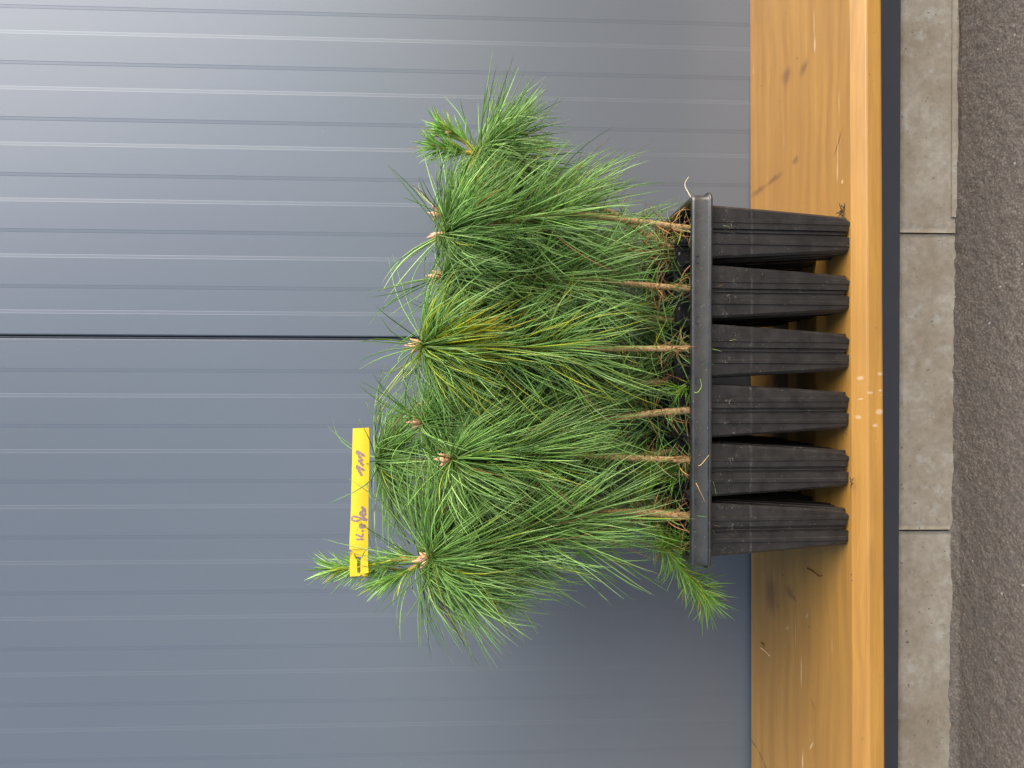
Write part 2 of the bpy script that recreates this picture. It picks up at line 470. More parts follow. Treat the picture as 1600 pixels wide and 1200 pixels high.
# dried white splashes on the front edge
ss = None
for px, py, a, bb_ in [(1337.6,551,.0032,.0030), (1325,583,.002,.003), (1348,590.5,.0026,.0023), (1331,597,.0022,.003), (1374,584,.0018,.0032), (1358.5,613.5,.0014,.0030), (1374,610,.0013,.0024), (1372,643.5,.0032,.0045),
                    (1346,652,.0026,.0024), (1365,664.5,.0019,.0032), (1338,668,.0009,.0009), (1348,623.5,.0007,.0022), (1376,617,.001,.001), (1366,689,.0006,.001)]:
    p_ = BF(px, py)
    bl = M.blob(p_, (a * 1.0, .012, bb_ * 1.0), 0, .45, wnoise(M, 300, .0012)); ss = bl if ss is None else M.math('MAXIMUM', ss, bl)
c = M.mix(M.math('MULTIPLY', ss, .40), c, (.66,.55,.42))
# scattered grime specks
g1 = M.math('MULTIPLY', M.maprange(M.voro(M.coords((1,1,1),(1,2,3)), 90), .10, .05), M.maprange(M.noise(M.coords(), 43, 1), .60, .63))
c = M.mix(M.math('MULTIPLY', g1, .6), c, (.12,.06,.03))
M.link(c, M.p.inputs['Base Color'])
M.link(M.maprange(pat, .3, .7, .36, .55), M.p.inputs['Roughness'])
M.bump(M.math('ADD', fine, M.math('MULTIPLY', gr, .6)), .22, .0009)
MAT_WOOD = M.m
# profile (Y,Z) relative to bench_loc
yf, yb, zb_ = .5900 - .722, .8405 - .722, -.0235
r1, r2 = .0125, .0025
# worn chamfer along the front top edge
prof = [(yf + .0150, 0), (yf + .0138, -.0002), (yf + .0128, -.0008), (yf + .0070, -.0039), (yf + .0013, -.0072), (yf + .0004, -.0080), (yf, -.0092)]
for i in range(4):
    a = R(180) + R(90) * i / 3
    prof.append((yf + r2 + r2 * math.cos(a), zb_ + r2 + r2 * math.sin(a)))
prof += [(yb - .001, zb_), (yb, zb_ + .001), (yb, -.0015), (yb - .0015, 0)]
XL, XR = -1.25, 1.25
nseg = 100; vs = []; fs = []; n = len(prof)
for i in range(nseg + 1):
    x = XL + (XR - XL) * i / nseg
    for (y, z) in prof:
        q = noise.noise(Vector((x * 9, y * 3, z * 3))) * .0005
        vs.append((x, y + (q if y < 0 else 0), z))
for i in range(nseg):
    for k in range(n):
        a = i*n + k; b2 = i*n + (k+1) % n
        fs.append((a, a + n, b2 + n, b2))
fs += [tuple(range(n)), tuple(nseg*n + k for k in reversed(range(n)))]
bench = fixn(mesh('wooden_bench', vs, fs, MAT_WOOD, None, False))
bench.location = bench_loc; bench.rotation_euler = (0, 0, BROT)
tag(bench, 'varnished orange pine bench board with knots and a rounded front edge under the tray', 'bench')

# ------------------------------------------------------------------ seedling tray
PX, PY = .0568, .0630
Y0 = .5945                       # front face of the rim
TX = P(1100, 594.5, Y0).x        # tray centre
ZTOP, NCX, NCY = .1495, 6, 3
PH = .1545
tray = tag(empty('seedling_tray', (TX, Y0, ZS)), 'black plastic tray of ribbed tapering pots holding pine seedlings on the bench', 'tray')
def section(t):
    """one ring of the pot wall at height t (0 bottom, 1 top)"""
    hw = .0166 + (.0264 - .0166) * t ** .92
    hd = hw * (1.07 + .18 * (1 - t))
    side = []
    ch = .0022
    prof = [(-hw + ch, 0), (-.0124, 0), (-.0117, .0011), (-.0088, .0011), (-.0081, .0003), (-.0030, .0003), (-.0023, -.0017), (-.0010, -.0017),
            (-.0006, -.0004), (.0006, -.0004), (.0010, -.0017), (.0023, -.0017), (.0030, .0003), (.0081, .0003), (.0088, .0011), (.0117, .0011), (.0124, 0), (hw - ch, 0)]
    if hw - ch < .0128:
        prof = [(a * (hw - ch) / .0140 if abs(a) < .0130 else a, b) for a, b in prof]
    ring = []
    for s in range(4):
        for (a, d) in prof:
            if s == 0: ring.append((a, -hd - d))
            elif s == 1: ring.append((hw + d, a * (hd - ch) / (hw - ch)))
            elif s == 2: ring.append((-a, hd + d))
            else: ring.append((-hw - d, -a * (hd - ch) / (hw - ch)))
    return ring
def pot_mesh():
    vs = []; fs = []; H = 14
    levels = [i / H for i in range(H + 1)]
    for t in levels:
        for k, (x, y) in enumerate(section(t)):
            z = PH * t
            if t == 0:
                z = -.0002 + .0024 * (abs(math.sin(k * .61)) ** 3) + (.0028 if k % 18 in (6, 7, 8, 9, 10, 11) else 0) + (.0022 if k % 18 in (0, 17) else 0)
            bow = 1.0
            vs.append((x, y, max(z, 0.0002)))
    n = len(section(0))
    for i in range(H):
        for k in range(n):
            a = i*n + k; b2 = i*n + (k+1) % n
            fs.append((a, b2, b2 + n, a + n))
    # inside wall, down to the soil
    st = len(vs)
    ins = [1.0, .93, .8]
    for t in ins:
        for (x, y) in section(t):
            vs.append((x * .955, y * .955, PH * t))
    top = H * n
    for k in range(n):
        k2 = (k + 1) % n
        fs.append((top + k, top + k2, st + k2, st + k))
        for i in range(len(ins) - 1):
            a = st + i*n
            fs.append((a + k, a + k2, a + n + k2, a + n + k))
    # bottom: ring with a drain hole
    bs = len(vs)
    for k, (x, y) in enumerate(section(0)): vs.append((x * .93, y * .93, .004))
    for k in range(n):
        k2 = (k + 1) % n
        fs.append((k, bs + k, bs + k2, k2))
    cs = len(vs)
    for k, (x, y) in enumerate(section(0)): 
        l = math.hypot(x, y); vs.append((x / l * .007, y / l * .007, .004))
    for k in range(n):
        k2 = (k + 1) % n
        fs.append((bs + k, cs + k, cs + k2, bs + k2))
    return vs, fs
pv, pf = pot_mesh()
def soil_mesh():
    vs = []; fs = []; n = 14; hw, hd = .0243, .0258
    for i in range(n + 1):
        for j in range(n + 1):
            x = -hw + 2*hw*i/n; y = -hd + 2*hd*j/n
            e = max(abs(x)/hw, abs(y)/hd)
            vs.append((x, y, .127 + .0035 * noise.noise(Vector((x*130, y*130, 0))) + .0025 * noise.noise(Vector((x*400, y*400, 4))) - (.004 if e > .9 else 0)))
    for i in range(n):
        for j in range(n):
            a = i*(n+1)+j; fs.append((a, a+n+1, a+n+2, a+1))
    return vs, fs
sv, sf = soil_mesh()
def potc(i, j):   # world centre of pot i (0 = right end of the tray) in row j (0 = front)
    return Vector((TX + (2.5 - i) * PX, Y0 + .0022 + PY * (j + .5), 0))
first = None
for j in range(NCY):
    for i in range(NCX):
        c_ = potc(i, j) - tray.location; c_.z = 0
        if first is None:
            p_ = fixn(mesh('pot', pv, pf, MAT_POT, tray)); auto(p_, 28); s_ = mesh('soil', sv, sf, MAT_SOIL, p_); first = (p_, s_)
        else:
            p_ = first[0].copy(); col.objects.link(p_); p_.parent = tray
            s_ = first[1].copy(); col.objects.link(s_); s_.parent = p_
        p_.location = c_
        p_.rotation_euler = (random.uniform(-.006, .006) if j else 0, random.uniform(-.005, .005), 0)
# rim: rounded top, vertical skirt and a thin outward flange
W, Dp = PX * 6 + .010, PY * 3 + .0062
def rrect(w2, d2, r, k=6):
    out = []
    for sx, sy, a0 in ((1, 1, 0), (-1, 1, 90), (-1, -1, 180), (1, -1, 270)):
        for i in range(k + 1):
            a = R(a0 + 90 * i / k)
            out.append((sx * (w2 - r) + r * math.cos(a), sy * (d2 - r) + r * math.sin(a)))
    return out
prof = [(-.0064, .1408), (-.0060, .1486), (-.0048, .1495), (-.0024, .1496), (-.0016, .1494), (-.0010, .1490), (-.0005, .1484), (-.0002, .1477), (.0000, .1468), (.0006, .1345), (.0010, .1336), (.0020, .1333), (.0026, .1337), (.0030, .1334), (.0030, .1316), (.0026, .1311), (-.0004, .1311), (-.0010, .1320), (-.0014, .1400)]
rings = [rrect(W/2 + o, Dp/2 + o, max(.0065 + o, .0012)) for o, z in prof]
vs = []; fs = []; 
# subdivide the long sides so the rim can be slightly wavy
def dens(r):
    o = []
    for k in range(len(r)):
        a = r[k]; b_ = r[(k+1) % len(r)]
        L = math.hypot(a[0]-b_[0], a[1]-b_[1]); n_ = 40 if L > .05 else 1
        for q in range(n_): o.append((a[0] + (b_[0]-a[0])*q/n_, a[1] + (b_[1]-a[1])*q/n_))
    return o
rings = [dens(r) for r in rings]; n = len(rings[0])
for (o_, z), r in zip(prof, rings):
    for (x, y) in r:
        wv = .0004 * noise.noise(Vector((x*22, y*22, 0))) + .0002 * noise.noise(Vector((x*90, y*90, z*200)))
        yy = y + wv * (1 if abs(y) > Dp/2 - .01 else 0); 
        vs.append((x, yy + Dp/2, z + .0004 * noise.noise(Vector((x*9, y*9, 5)))))
for i in range(len(prof) - 1):
    for k in range(n):
        a = i*n+k; b2 = i*n+(k+1) % n
        fs.append((a, b2, b2+n, a+n))
rim = auto(fixn(mesh('rim', vs, fs, MAT_RIM, tray)), 55); rim.location.z = -ZS
# saddle strips between the cells
b = MB()
for j in range(1, NCY):
    y = .0022 + PY * j
    for i in range(NCX):
        xa = -W/2 + .007 + PX * i if i else -W/2 + .0065
        xb = xa + PX
        pts = []
        for q in range(13):
            t = q / 12; pts.append((-PX*3 + PX*(i+t), y, .1470 - .0060 * (1 - abs(2*t-1)) ** 2 * 0.5))
        vs0 = len(b.v)
        for p3 in pts:
            b.v += [(p3[0], p3[1] - .0042, p3[2] - .0035), (p3[0], p3[1] - .0030, p3[2]), (p3[0], p3[1] + .0030, p3[2]), (p3[0], p3[1] + .0042, p3[2] - .0035)]
        for q in range(12):
            for k in range(3):
                a = vs0 + q*4 + k; b.f.append((a, a+4, a+5, a+1))
for i in range(1, NCX):
    x = -PX*3 + PX*i
    for j in range(NCY):
        ya, yb2 = .0022 + PY*j + (.0035 if j else -.004), .0022 + PY*(j+1) - (.0035 if j < NCY-1 else -.004)
        vs0 = len(b.v)
        for q in range(11):
            y = ya + (yb2-ya)*q/10; z = .1466 - .0035 * math.sin(math.pi*q/10)
            b.v += [(x - .0036, y, z - .0035), (x - .0026, y, z), (x + .0026, y, z), (x + .0036, y, z - .0035)]
        for q in range(10):
            for k in range(3):
                a = vs0 + q*4 + k; b.f.append((a, a+4, a+5, a+1))
o = fixn(b.build('cell_divider', MAT_RIM, tray)); o.location.z = -ZS

# roots poking from the pot feet
def fibre_bunch(mb, c, n, L, r=.00035, spread=1.0):
    for _ in range(n):
        p = Vector(c) + Vector((random.gauss(0, .002), random.gauss(0, .001), abs(random.gauss(0, .001))))
        d = Vector((random.gauss(0, spread), random.gauss(0, .6), random.uniform(0, .5))).normalized()
        pts = [p]
        for k in range(5):
            d = (d + Vector((random.gauss(0, .5), random.gauss(0, .4), random.gauss(0, .25)))).normalized()
            p = p + d * L / 5; p.z = max(p.z, .0006); pts.append(p)
        mb.tube(pts, [r, r, r*.9, r*.8, r*.6, r*.3], 5)
M = NM('root_fibre', (.05,.03,.02), .9); MAT_ROOT = M.m
b = MB(); fibre_bunch(b, PZ(1318, 330, ZS + .001) - tray.location, 9, .008, .0005); b.build('root_tuft', MAT_ROOT, tray)
b = MB(); fibre_bunch(b, Vector(P(1331, 754, .598)) - tray.location, 8, .004, .0004); b.build('root_tuft', MAT_ROOT, tray)
for i in range(6):
    c_ = potc(i, 0) - tray.location; c_.z = 0; b = MB()
    for k in range(3): fibre_bunch(b, c_ + Vector((random.uniform(-.017, .017), -.0185, .001)), 2, .003, .0003)
    b.build('root_fibres', MAT_ROOT, tray)

# ------------------------------------------------------------------ pine seedlings
def needles_np(roots, ups, phis, a0, a1, lens, rad, tints, name, mat, parent, curl=None, base_tint=(.30,.42,.05), tip_tint=None, nseg=7):
    """every needle is a tapering three-sided blade that leaves the stem at angle a0 and ends at angle a1 from 'up'"""
    N = len(lens); K = nseg
    roots = np.array(roots, float); ups = np.array(ups, float)
    ref = np.tile([0.0, 0.0, 1.0], (N, 1)); 
    e1 = np.cross(ups, np.tile([0.0, 1.0, 0.13], (N, 1))); e1 /= np.linalg.norm(e1, axis=1, keepdims=True)
    e2 = np.cross(ups, e1)
    tw = rng.normal(0, .16, N)
    pos = roots.copy(); V = np.zeros((N, K + 1, 3, 3)); 
    wob = rng.normal(0, .11, (N, 2))
    for k in range(K + 1):
        t = k / K
        al = a0 + (a1 - a0) * (t ** .8) + wob[:, 0] * math.sin(t * 5)
        ph = phis + tw * t + wob[:, 1] * math.sin(t * 4)
        rad_dir = e1 * np.cos(ph)[:, None] + e2 * np.sin(ph)[:, None]
        d = ups * np.cos(al)[:, None] + rad_dir * np.sin(al)[:, None]
        if k: pos = pos + d * (lens / K)[:, None]
        side = np.cross(d, rad_dir + ups * .01); side /= (np.linalg.norm(side, axis=1, keepdims=True) + 1e-9)
        oth = np.cross(d, side)
        # turn each blade its own way
        rr = rad * (1.0 if t < .55 else (1 - ((t - .55) / .45) ** 1.6 * .88)) * (.75 if k == 0 else 1)
        for c in range(3):
            an = 2 * math.pi * c / 3 + phis * 3.7
            V[:, k, c] = pos + side * (np.cos(an) * rr)[:, None] + oth * (np.sin(an) * rr)[:, None]
    verts = V.reshape(-1, 3)
    f = []
    idx = np.arange(N)[:, None, None] * (K+1) * 3
    kk_ = np.arange(K)[None, :, None] * 3; cc_ = np.arange(3)[None, None, :]; c2 = (cc_ + 1) % 3
    quads = np.stack([idx + kk_ + cc_, idx + kk_ + c2, idx + kk_ + 3 + c2, idx + kk_ + 3 + cc_], -1).reshape(-1, 4)
    me = bpy.data.meshes.new(name)
    me.vertices.add(len(verts)); me.vertices.foreach_set('co', verts.ravel())
    me.loops.add(quads.size); me.loops.foreach_set('vertex_index', quads.ravel().astype(np.int32))
    me.polygons.add(len(quads)); me.polygons.foreach_set('loop_start', np.arange(len(quads), dtype=np.int32) * 4)
    me.polygons.foreach_set('use_smooth', np.ones(len(quads), bool))
    me.update(calc_edges=True); me.validate()
    at = me.color_attributes.new('tint', 'FLOAT_COLOR', 'POINT')
    C = np.ones((N, K + 1, 3, 4)); tints = np.array(tints)
    bt = np.array(base_tint)
    for k in range(K + 1):
        t = k / K; wgt = max(0, 1 - t / .22) * .75
        cc = tints * (1 - wgt) + bt * wgt
        if tip_tint is not None:
            tt = max(0, (t - .6) / .4)
            cc = cc * (1 - tt * tip_tint[1][:, None]) + np.array(tip_tint[0]) * tt * tip_tint[1][:, None]
        C[:, k, :, :3] = cc[:, None, :]
    at.data.foreach_set('color', C.ravel())
    o = bpy.data.objects.new(name, me); col.objects.link(o); me.materials.append(mat); o.parent = parent
    return o

GREENS = np.array([(.265,.480,.095), (.355,.590,.140), (.190,.385,.085), (.490,.710,.235), (.305,.530,.120)])
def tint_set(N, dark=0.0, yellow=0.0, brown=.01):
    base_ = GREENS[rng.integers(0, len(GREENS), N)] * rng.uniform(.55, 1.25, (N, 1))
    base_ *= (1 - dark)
    y = rng.random(N) < yellow
    base_[y] = np.array((.62, .68, .06)) * rng.uniform(.65, 1.15, (y.sum(), 1))
    br = rng.random(N) < brown
    base_[br] = np.array((.40, .20, .07)) * rng.uniform(.7, 1.1, (br.sum(), 1))
    return base_

def bud_cluster(p, up, parent, n=6, L=.0145, spread=.85):
    b = MB(); up = Vector(up).normalized()
    for k in range(n):
        a = 2*math.pi*k/max(1, n-1) + random.uniform(-.4, .4)
        u = up.orthogonal().normalized(); v_ = up.cross(u)
        sp = 0 if k == 0 else random.uniform(.4, spread)
        d = (up + (u*math.cos(a) + v_*math.sin(a)) * sp).normalized()
        ll = L * (1.15 if k == 0 else random.uniform(.65, 1.0)); st = Vector(p) + (d - up*.3) * .0012
        prof = [(0, .0016), (.25, .0028), (.5, .0026), (.75, .0016), (.92, .0007), (1, .0001)]
        b.tube([st + d*ll*t for t, r in prof], [r * random.uniform(.85, 1.1) for t, r in prof], 7, .10)
    return b.build('bud', MAT_BUD, parent)

def new_shoot(parent, pts, nn, nl, rad=.0022, name='new_shoot'):
    sp = catmull(pts, 16)
    b = MB(); b.tube(sp, [rad * (1 - .45*i/15) for i in range(16)], 8, .14)
    o = b.build(name, MAT_YOUNG, parent)
    roots = []; ups = []; 
    for k in range(nn):
        t = .12 + .88 * (rng.random() ** .75); i = min(int(t * 15), 14)
        p = sp[i].lerp(sp[i+1], t*15 - i); d = (sp[i+1] - sp[i]).normalized()
        roots.append(p - parent.location); ups.append(d)
    roots = [Vector(r) for r in roots]
    N = nn
    o.location = -parent.location
    a0 = rng.uniform(.15, .6, N); a1 = a0 + rng.uniform(-.05, .55, N)
    needles_np(roots, ups, rng.uniform(0, 6.28, N), a0, a1, rng.uniform(.65, 1.1, N) * nl, .00062, tint_set(N, 0, .08) * 1.3, 'shoot_needles', MAT_NEEDLE, parent, nseg=5)
    return o

BED = 'pine seedlings standing in the tray pots'
def seedling(label, pts, n=520, L=.094, spread=1.0, attach=.55, dark=0., yellow=.015, ups_frac=.035, r0=.0037, r1=.0021,
             bud=6, bias=(0, 0), low=60, dead=62, seed=0, stray=0, topfill=.42, wide=1.0):
    global rng
    rng = np.random.default_rng(100 + seed); random.seed(100 + seed)
    sp = catmull(pts, 40)
    root = tag(empty('pine_seedling', tuple(sp[0])), label, 'seedling', BED)
    off = root.location.copy()
    loc = [p - off for p in sp]
    b = MB(); rr = [(r0 + (r1 - r0) * (i / 39) ** .8) * (1 + .10 * noise.noise(Vector((i * .7, seed, 0)))) for i in range(40)]
    b.tube(loc, rr, 9, .10); b.build('stem', MAT_BARK, root)
    attach += .01; N = int(n * 1.75)
    u = rng.random(N)
    s = np.where(rng.random(N) < topfill, rng.random(N) ** 1.5 * .10, u ** 1.15) * attach      # 0 = tip
    roots, ups = [], []
    for q in s:
        t = (1 - q) * 39; i = min(int(t), 38)
        p = loc[i].lerp(loc[i+1], t - i)
        d = (loc[i+1] - loc[i]).normalized()
        roots.append(p); ups.append((d * .65 + Vector((0, 0, 1)) * .35).normalized())
    phis = rng.uniform(0, 2*math.pi, N)
    # the first needles bend straight over and hang down round the stem like a mop
    g = np.clip(s / attach, 0, 1)
    a0 = R(98) + g * R(24) + rng.normal(0, R(13), N)
    a1 = R(143) + g * R(12) + rng.normal(0, R(11), N)
    wide_m = rng.random(N) < .22
    a1[wide_m] -= R(30) * wide; a0[wide_m] -= R(12)
    upm = (rng.random(N) < ups_frac) & (s < attach * .15)
    upm[:] = upm & True
    a0[upm] = rng.uniform(R(15), R(70), upm.sum()); a1[upm] = a0[upm] + rng.uniform(R(5), R(45), upm.sum())
    a0 = a0 * (2 - spread) ; a1 = R(180) - (R(180) - a1) * spread
    lens = L * .90 * rng.normal(1.0, .15, N).clip(.55, 1.3)
    # needles come in pairs out of one sheath
    h_ = N // 2
    for k_ in range(h_): roots[h_ + k_] = roots[k_]; ups[h_ + k_] = ups[k_]
    phis[h_:2*h_] = phis[:h_] + rng.normal(0, .13, h_)
    a0[h_:2*h_] = a0[:h_] + rng.normal(0, .09, h_); a1[h_:2*h_] = a1[:h_] + rng.normal(0, .09, h_)
    lens[h_:2*h_] = lens[:h_] * rng.uniform(.9, 1.05, h_)
    # lean of the whole mop
    if bias != (0, 0):
        ups = [(Vector(q) + Vector((bias[0], bias[1], 0))).normalized() for q in ups]
    tints = tint_set(N, dark, yellow)
    brt = (rng.random(N) < .08) * rng.uniform(.3, .9, N)
    needles_np(roots, ups, phis, a0, a1, lens, .00058, tints, 'needles', MAT_NEEDLE, root, tip_tint=((.34, .24, .06), brt))
    if bud: bud_cluster(loc[-1], loc[-1] - loc[-3], root, bud)
    # short fine needles lower down
    if low:
        N = low; s = rng.uniform(.0, .42, N); roots, ups = [], []
        for q in s:
            t = (.10 + q) * 39; i = min(int(t), 38); roots.append(loc[i].lerp(loc[i+1], t - i)); ups.append((0, 0, 1))
        a0 = rng.uniform(R(40), R(110), N); a1 = a0 + rng.uniform(R(-20), R(60), N)
        tt = tint_set(N, .10, .10, .14)
        needles_np(roots, ups, rng.uniform(0, 6.28, N), a0, a1, rng.uniform(.018, .046, N), .00045, tt, 'lower_needles', MAT_NEEDLE, root)
    if dead:
        N = dead; s = rng.uniform(.06, .36, N); roots, ups = [], []
        for q in s:
            t = q * 39; i = min(int(t), 38); roots.append(loc[i].lerp(loc[i+1], t - i)); ups.append((0, 0, 1))
        a0 = rng.uniform(R(20), R(120), N); a1 = a0 + rng.uniform(R(20), R(120), N)
        bt = np.array((.66,.33,.12)) * rng.uniform(.5, 1.25, (N, 1)); gm = rng.random(N) < .3; bt[gm] = (.40,.36,.12)
        needles_np(roots, ups, rng.uniform(0, 6.28, N), a0, a1, rng.uniform(.012, .036, N), .00055, bt, 'dead_needles', MAT_DEAD, root, base_tint=(.3,.15,.06))
    return root, loc

def stem(j, base_i, pts, Ytop=None, Yb=None):
    """points run from the soil of a pot up to the tip; the picture gives the bends"""
    c_ = potc(base_i, j); yb = c_.y if Yb is None else Yb
    yt = yb if Ytop is None else Ytop
    out = [Vector((c_.x + (P(pts[0][0], pts[0][1], yb).x - c_.x) * .9, yb, .118))]
    n_ = len(pts)
    for k, (x, y) in enumerate(pts):
        out.append(P(x, y, yb + (yt - yb) * (k + 1) / n_))
    return out

def loose_needle(root, path, Ys, r=.0006, tint=(.13,.27,.06)):
    M = NM('long_needle', tint, .4)
    pts = catmull([P(x, y, Y) - root.location for (x, y), Y in zip(path, Ys)], 14)
    mb = MB(); mb.tube(pts, [r * (1 - .7*max(0, i-6)/7) for i in range(14)], 5)
    return mb.build('long_needle', M.m, root)
# front row, from the right end of the tray to the left
r_, _ = seedling('front seedling at the right end of the tray, its long curved bare stem in front', stem(0, 0, [(1085,358),(1000,347),(900,336),(800,346),(694,366)], .612), n=620, seed=1, ups_frac=.01, bias=(.04,-.05), attach=.38, bud=4, low=30)
seedling('second front seedling from the right end of the tray, pink buds at its tip', stem(0, 1, [(1085,452),(1000,445),(930,438),(830,435),(692,432)]), n=430, seed=2, attach=.42, ups_frac=.06, dark=.08, low=70, bias=(0,-.02))
r3, l3 = seedling('front middle seedling with yellowed needles and a straight brown stem', stem(0, 2, [(1085,545),(1000,545),(900,545),(800,543),(660,540)], .608), n=520, seed=3, attach=.39, yellow=.17, ups_frac=.045, L=.098, bud=6, bias=(0,-.05))
seedling('fourth front seedling from the right, thick bent stem and small pale bud cluster', stem(0, 3, [(1085,641),(1020,646),(950,655),(850,660),(660,660)], .645), n=430, seed=4, attach=.32, dark=.05, r0=.0048, low=70, dead=40)
seedling('bushy front seedling with a star of pink buds, second from the left end', stem(0, 4, [(1085,720),(1000,716),(900,712),(800,714),(706,717)], .600), n=600, seed=5, attach=.30, ups_frac=.05, L=.092, bud=6, bias=(0,-.06), low=60)
seedling('front seedling at the left end of the tray, leaning left with orange buds', stem(0, 5, [(1085,808),(1000,800),(930,803),(850,815),(760,848),(672,871)], .604), n=760, seed=6, attach=.45, ups_frac=.012, L=.110, bud=7, bias=(-.26,-.08), r0=.0044, low=50, wide=1.2)

# second row
rA, lA = seedling('seedling leaning out to the right with two fresh yellow shoots on top', stem(1, 0, [(1043,385),(950,330),(850,292),(790,264),(744,241)], .655), n=400, seed=7, attach=.34, bias=(.62,-.02), L=.094, bud=0, ups_frac=.03, dark=.02, low=50, topfill=.6)
seedling('hidden back seedling whose buds peek out beside the right end bud', stem(1, 1, [(1043,400),(900,380),(780,350),(692,336)]), n=430, seed=8, attach=.60, dark=.12, ups_frac=.01, bud=5, low=90, bias=(.14,0))
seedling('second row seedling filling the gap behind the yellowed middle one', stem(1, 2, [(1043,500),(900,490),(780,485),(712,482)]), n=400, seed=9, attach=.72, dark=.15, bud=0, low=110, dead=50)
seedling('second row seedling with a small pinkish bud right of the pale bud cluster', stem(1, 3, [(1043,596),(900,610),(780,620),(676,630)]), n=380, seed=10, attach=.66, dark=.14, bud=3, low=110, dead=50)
rG, lG = seedling('tallest seedling rising behind the yellow tag, thin bare top stem', stem(1, 4, [(1043,706),(900,725),(760,724),(680,722),(586,718)], .684), n=430, seed=11, attach=.50, dark=.03, ups_frac=.015, bud=0, L=.10, low=90, topfill=.5)
loose_needle(rG, [(588,722), (582,700), (574,680), (561,655)], [.675,.650,.622,.618])
loose_needle(rG, [(588,724), (588,690), (584,660), (572,628)], [.675,.660,.640,.630], tint=(.25,.40,.12))
loose_needle(rG, [(640,850), (605,795), (577,770), (545,748)], [.650,.630,.620,.618], tint=(.20,.30,.08))
loose_needle(rG, [(590,730), (578,751), (550,770), (515,786)], [.675,.622,.618,.620], .0007)
rH, lH = seedling('seedling at the left end with fresh shoots that carry the yellow tag', stem(1, 5, [(1043,800),(930,832),(800,858),(720,876),(656,879)], .650), n=330, seed=12, attach=.45, ups_frac=.03, dark=.05, bias=(-.12, 0), bud=0, low=60)

# third row
tops = [(720,300,'back row seedling at the right end behind the leaning one'), (705,405,'back row seedling second from the right, mostly hidden'), (700,520,'back row seedling behind the yellowed middle seedling'),
        (690,600,'back row seedling behind the small pinkish bud'), (720,740,'back row seedling behind the star of pink buds'), (676,812,'back row seedling with one dull bud left of the tall one')]
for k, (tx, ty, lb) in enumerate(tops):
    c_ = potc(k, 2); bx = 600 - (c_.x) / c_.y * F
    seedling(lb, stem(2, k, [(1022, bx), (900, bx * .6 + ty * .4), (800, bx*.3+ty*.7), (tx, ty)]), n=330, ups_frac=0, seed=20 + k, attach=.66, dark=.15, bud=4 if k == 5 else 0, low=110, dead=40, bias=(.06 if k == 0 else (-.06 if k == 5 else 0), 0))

# fresh shoots with short needles
def fan(root, at_, direction, n, L, spread, tint, seed, tipw=0.0, name='needle_fan'):
    r2 = np.random.default_rng(seed); global rng; rng = r2
    d = Vector(direction).normalized()
    roots = [at_ + Vector(r2.normal(0, .0012, 3)) - Vector((0, 0, 1)) * abs(r2.normal(0, .006)) for _ in range(n)]
    a0 = np.abs(r2.normal(0, spread, n)); a1 = a0 + r2.uniform(-.15, .30, n)
    tt = tint_set(n) if tint is None else np.array([tint]) * r2.uniform(.7, 1.2, (n, 1)) * np.array([[1, 1, 1]])
    needles_np(roots, [d] * n, r2.uniform(0, 6.28, n), a0, a1, L * r2.uniform(.7, 1.15, n), .00066, tt, name, MAT_NEEDLE, root, tip_tint=((.55, .30, .06), np.full(n, tipw)))
fan(rA, lA[-1], (.62, -.12, -.62), 120, .088, .50, None, 901)
fan(r3, l3[-1], (.32, -.62, -.90), 52, .088, .20, (.80, .80, .06), 902, .45)
fan(r3, l3[-1], (-.05, -.62, -.95), 26, .095, .22, (.66, .80, .10), 903, .3)
rng = np.random.default_rng(55); random.seed(55)
new_shoot(rA, [P(742,240,.655), P(728,222,.652), P(712,212,.650), P(694,203,.648)], 120, .029, .0030)
new_shoot(rA, [P(742,240,.655), P(725,238,.652), P(708,234,.650), P(682,230,.648)], 120, .030, .0026)
bud_cluster(P(703,208,.648) - rA.location, Vector((.2,-.2,1)), rA, 3, .006)
new_shoot(rH, [P(657,879,.650), P(640,873,.648), P(622,874,.646), P(600,880,.646), P(560,886,.646), P(522,889,.646)], 210, .033, .0030)
new_shoot(rH, [P(655,881,.650), P(640,890,.648), P(622,899,.646), P(604,904,.645)], 90, .034, .0026)

# small bright juvenile seedlings low in the tray
def juvenile(label, pts, n, L, seed, rad=.0011, aim=.5):
    global rng
    rng = np.random.default_rng(300 + seed); random.seed(300 + seed)
    sp = catmull(pts, 24)
    root = tag(empty('young_seedling', tuple(sp[0])), label, 'young seedling')
    loc = [p - sp[0] for p in sp]
    b = MB(); b.tube(loc, [rad * (1 - .5*i/23) for i in range(24)], 7, .1); b.build('stem', MAT_BARK, root)
    roots = []; ups = []
    for k in range(n):
        t = .12 + .88 * (k / n) + rng.normal(0, .01); t = min(max(t, .05), .999); i = min(int(t*23), 22)
        roots.append(loc[i].lerp(loc[i+1], t*23-i)); ups.append((loc[i+1]-loc[i]).normalized())
    a0 = rng.uniform(R(25), R(65), n); a1 = a0 + rng.uniform(R(-25), R(25), n)
    tt = np.array([(.24,.46,.05)]) * rng.uniform(.7, 1.25, (n, 1)); ym = rng.random(n) < .10; tt[ym] = (.45,.36,.06); bm = rng.random(n) < .05; tt[bm] = (.42,.18,.07)
    needles_np(roots, ups, rng.uniform(0, 6.28, n), a0, a1, rng.uniform(.6, 1.1, n) * L, .00042, tt, 'needles', MAT_NEEDLE, root, base_tint=(.35,.45,.05), nseg=5)
    return root
s0 = Vector((potc(5, 1).x, .640, .120))
juvenile('limp bright green young seedling hanging over the left end of the tray rim', [s0, P(1030,800,.640), P(1030,838,.636), P(1052,872,.630), P(1082,908,.625), P(1105,935,.622)], 380, .036, 1)
s0 = Vector((potc(4, 0).x - .01, .640, .118))
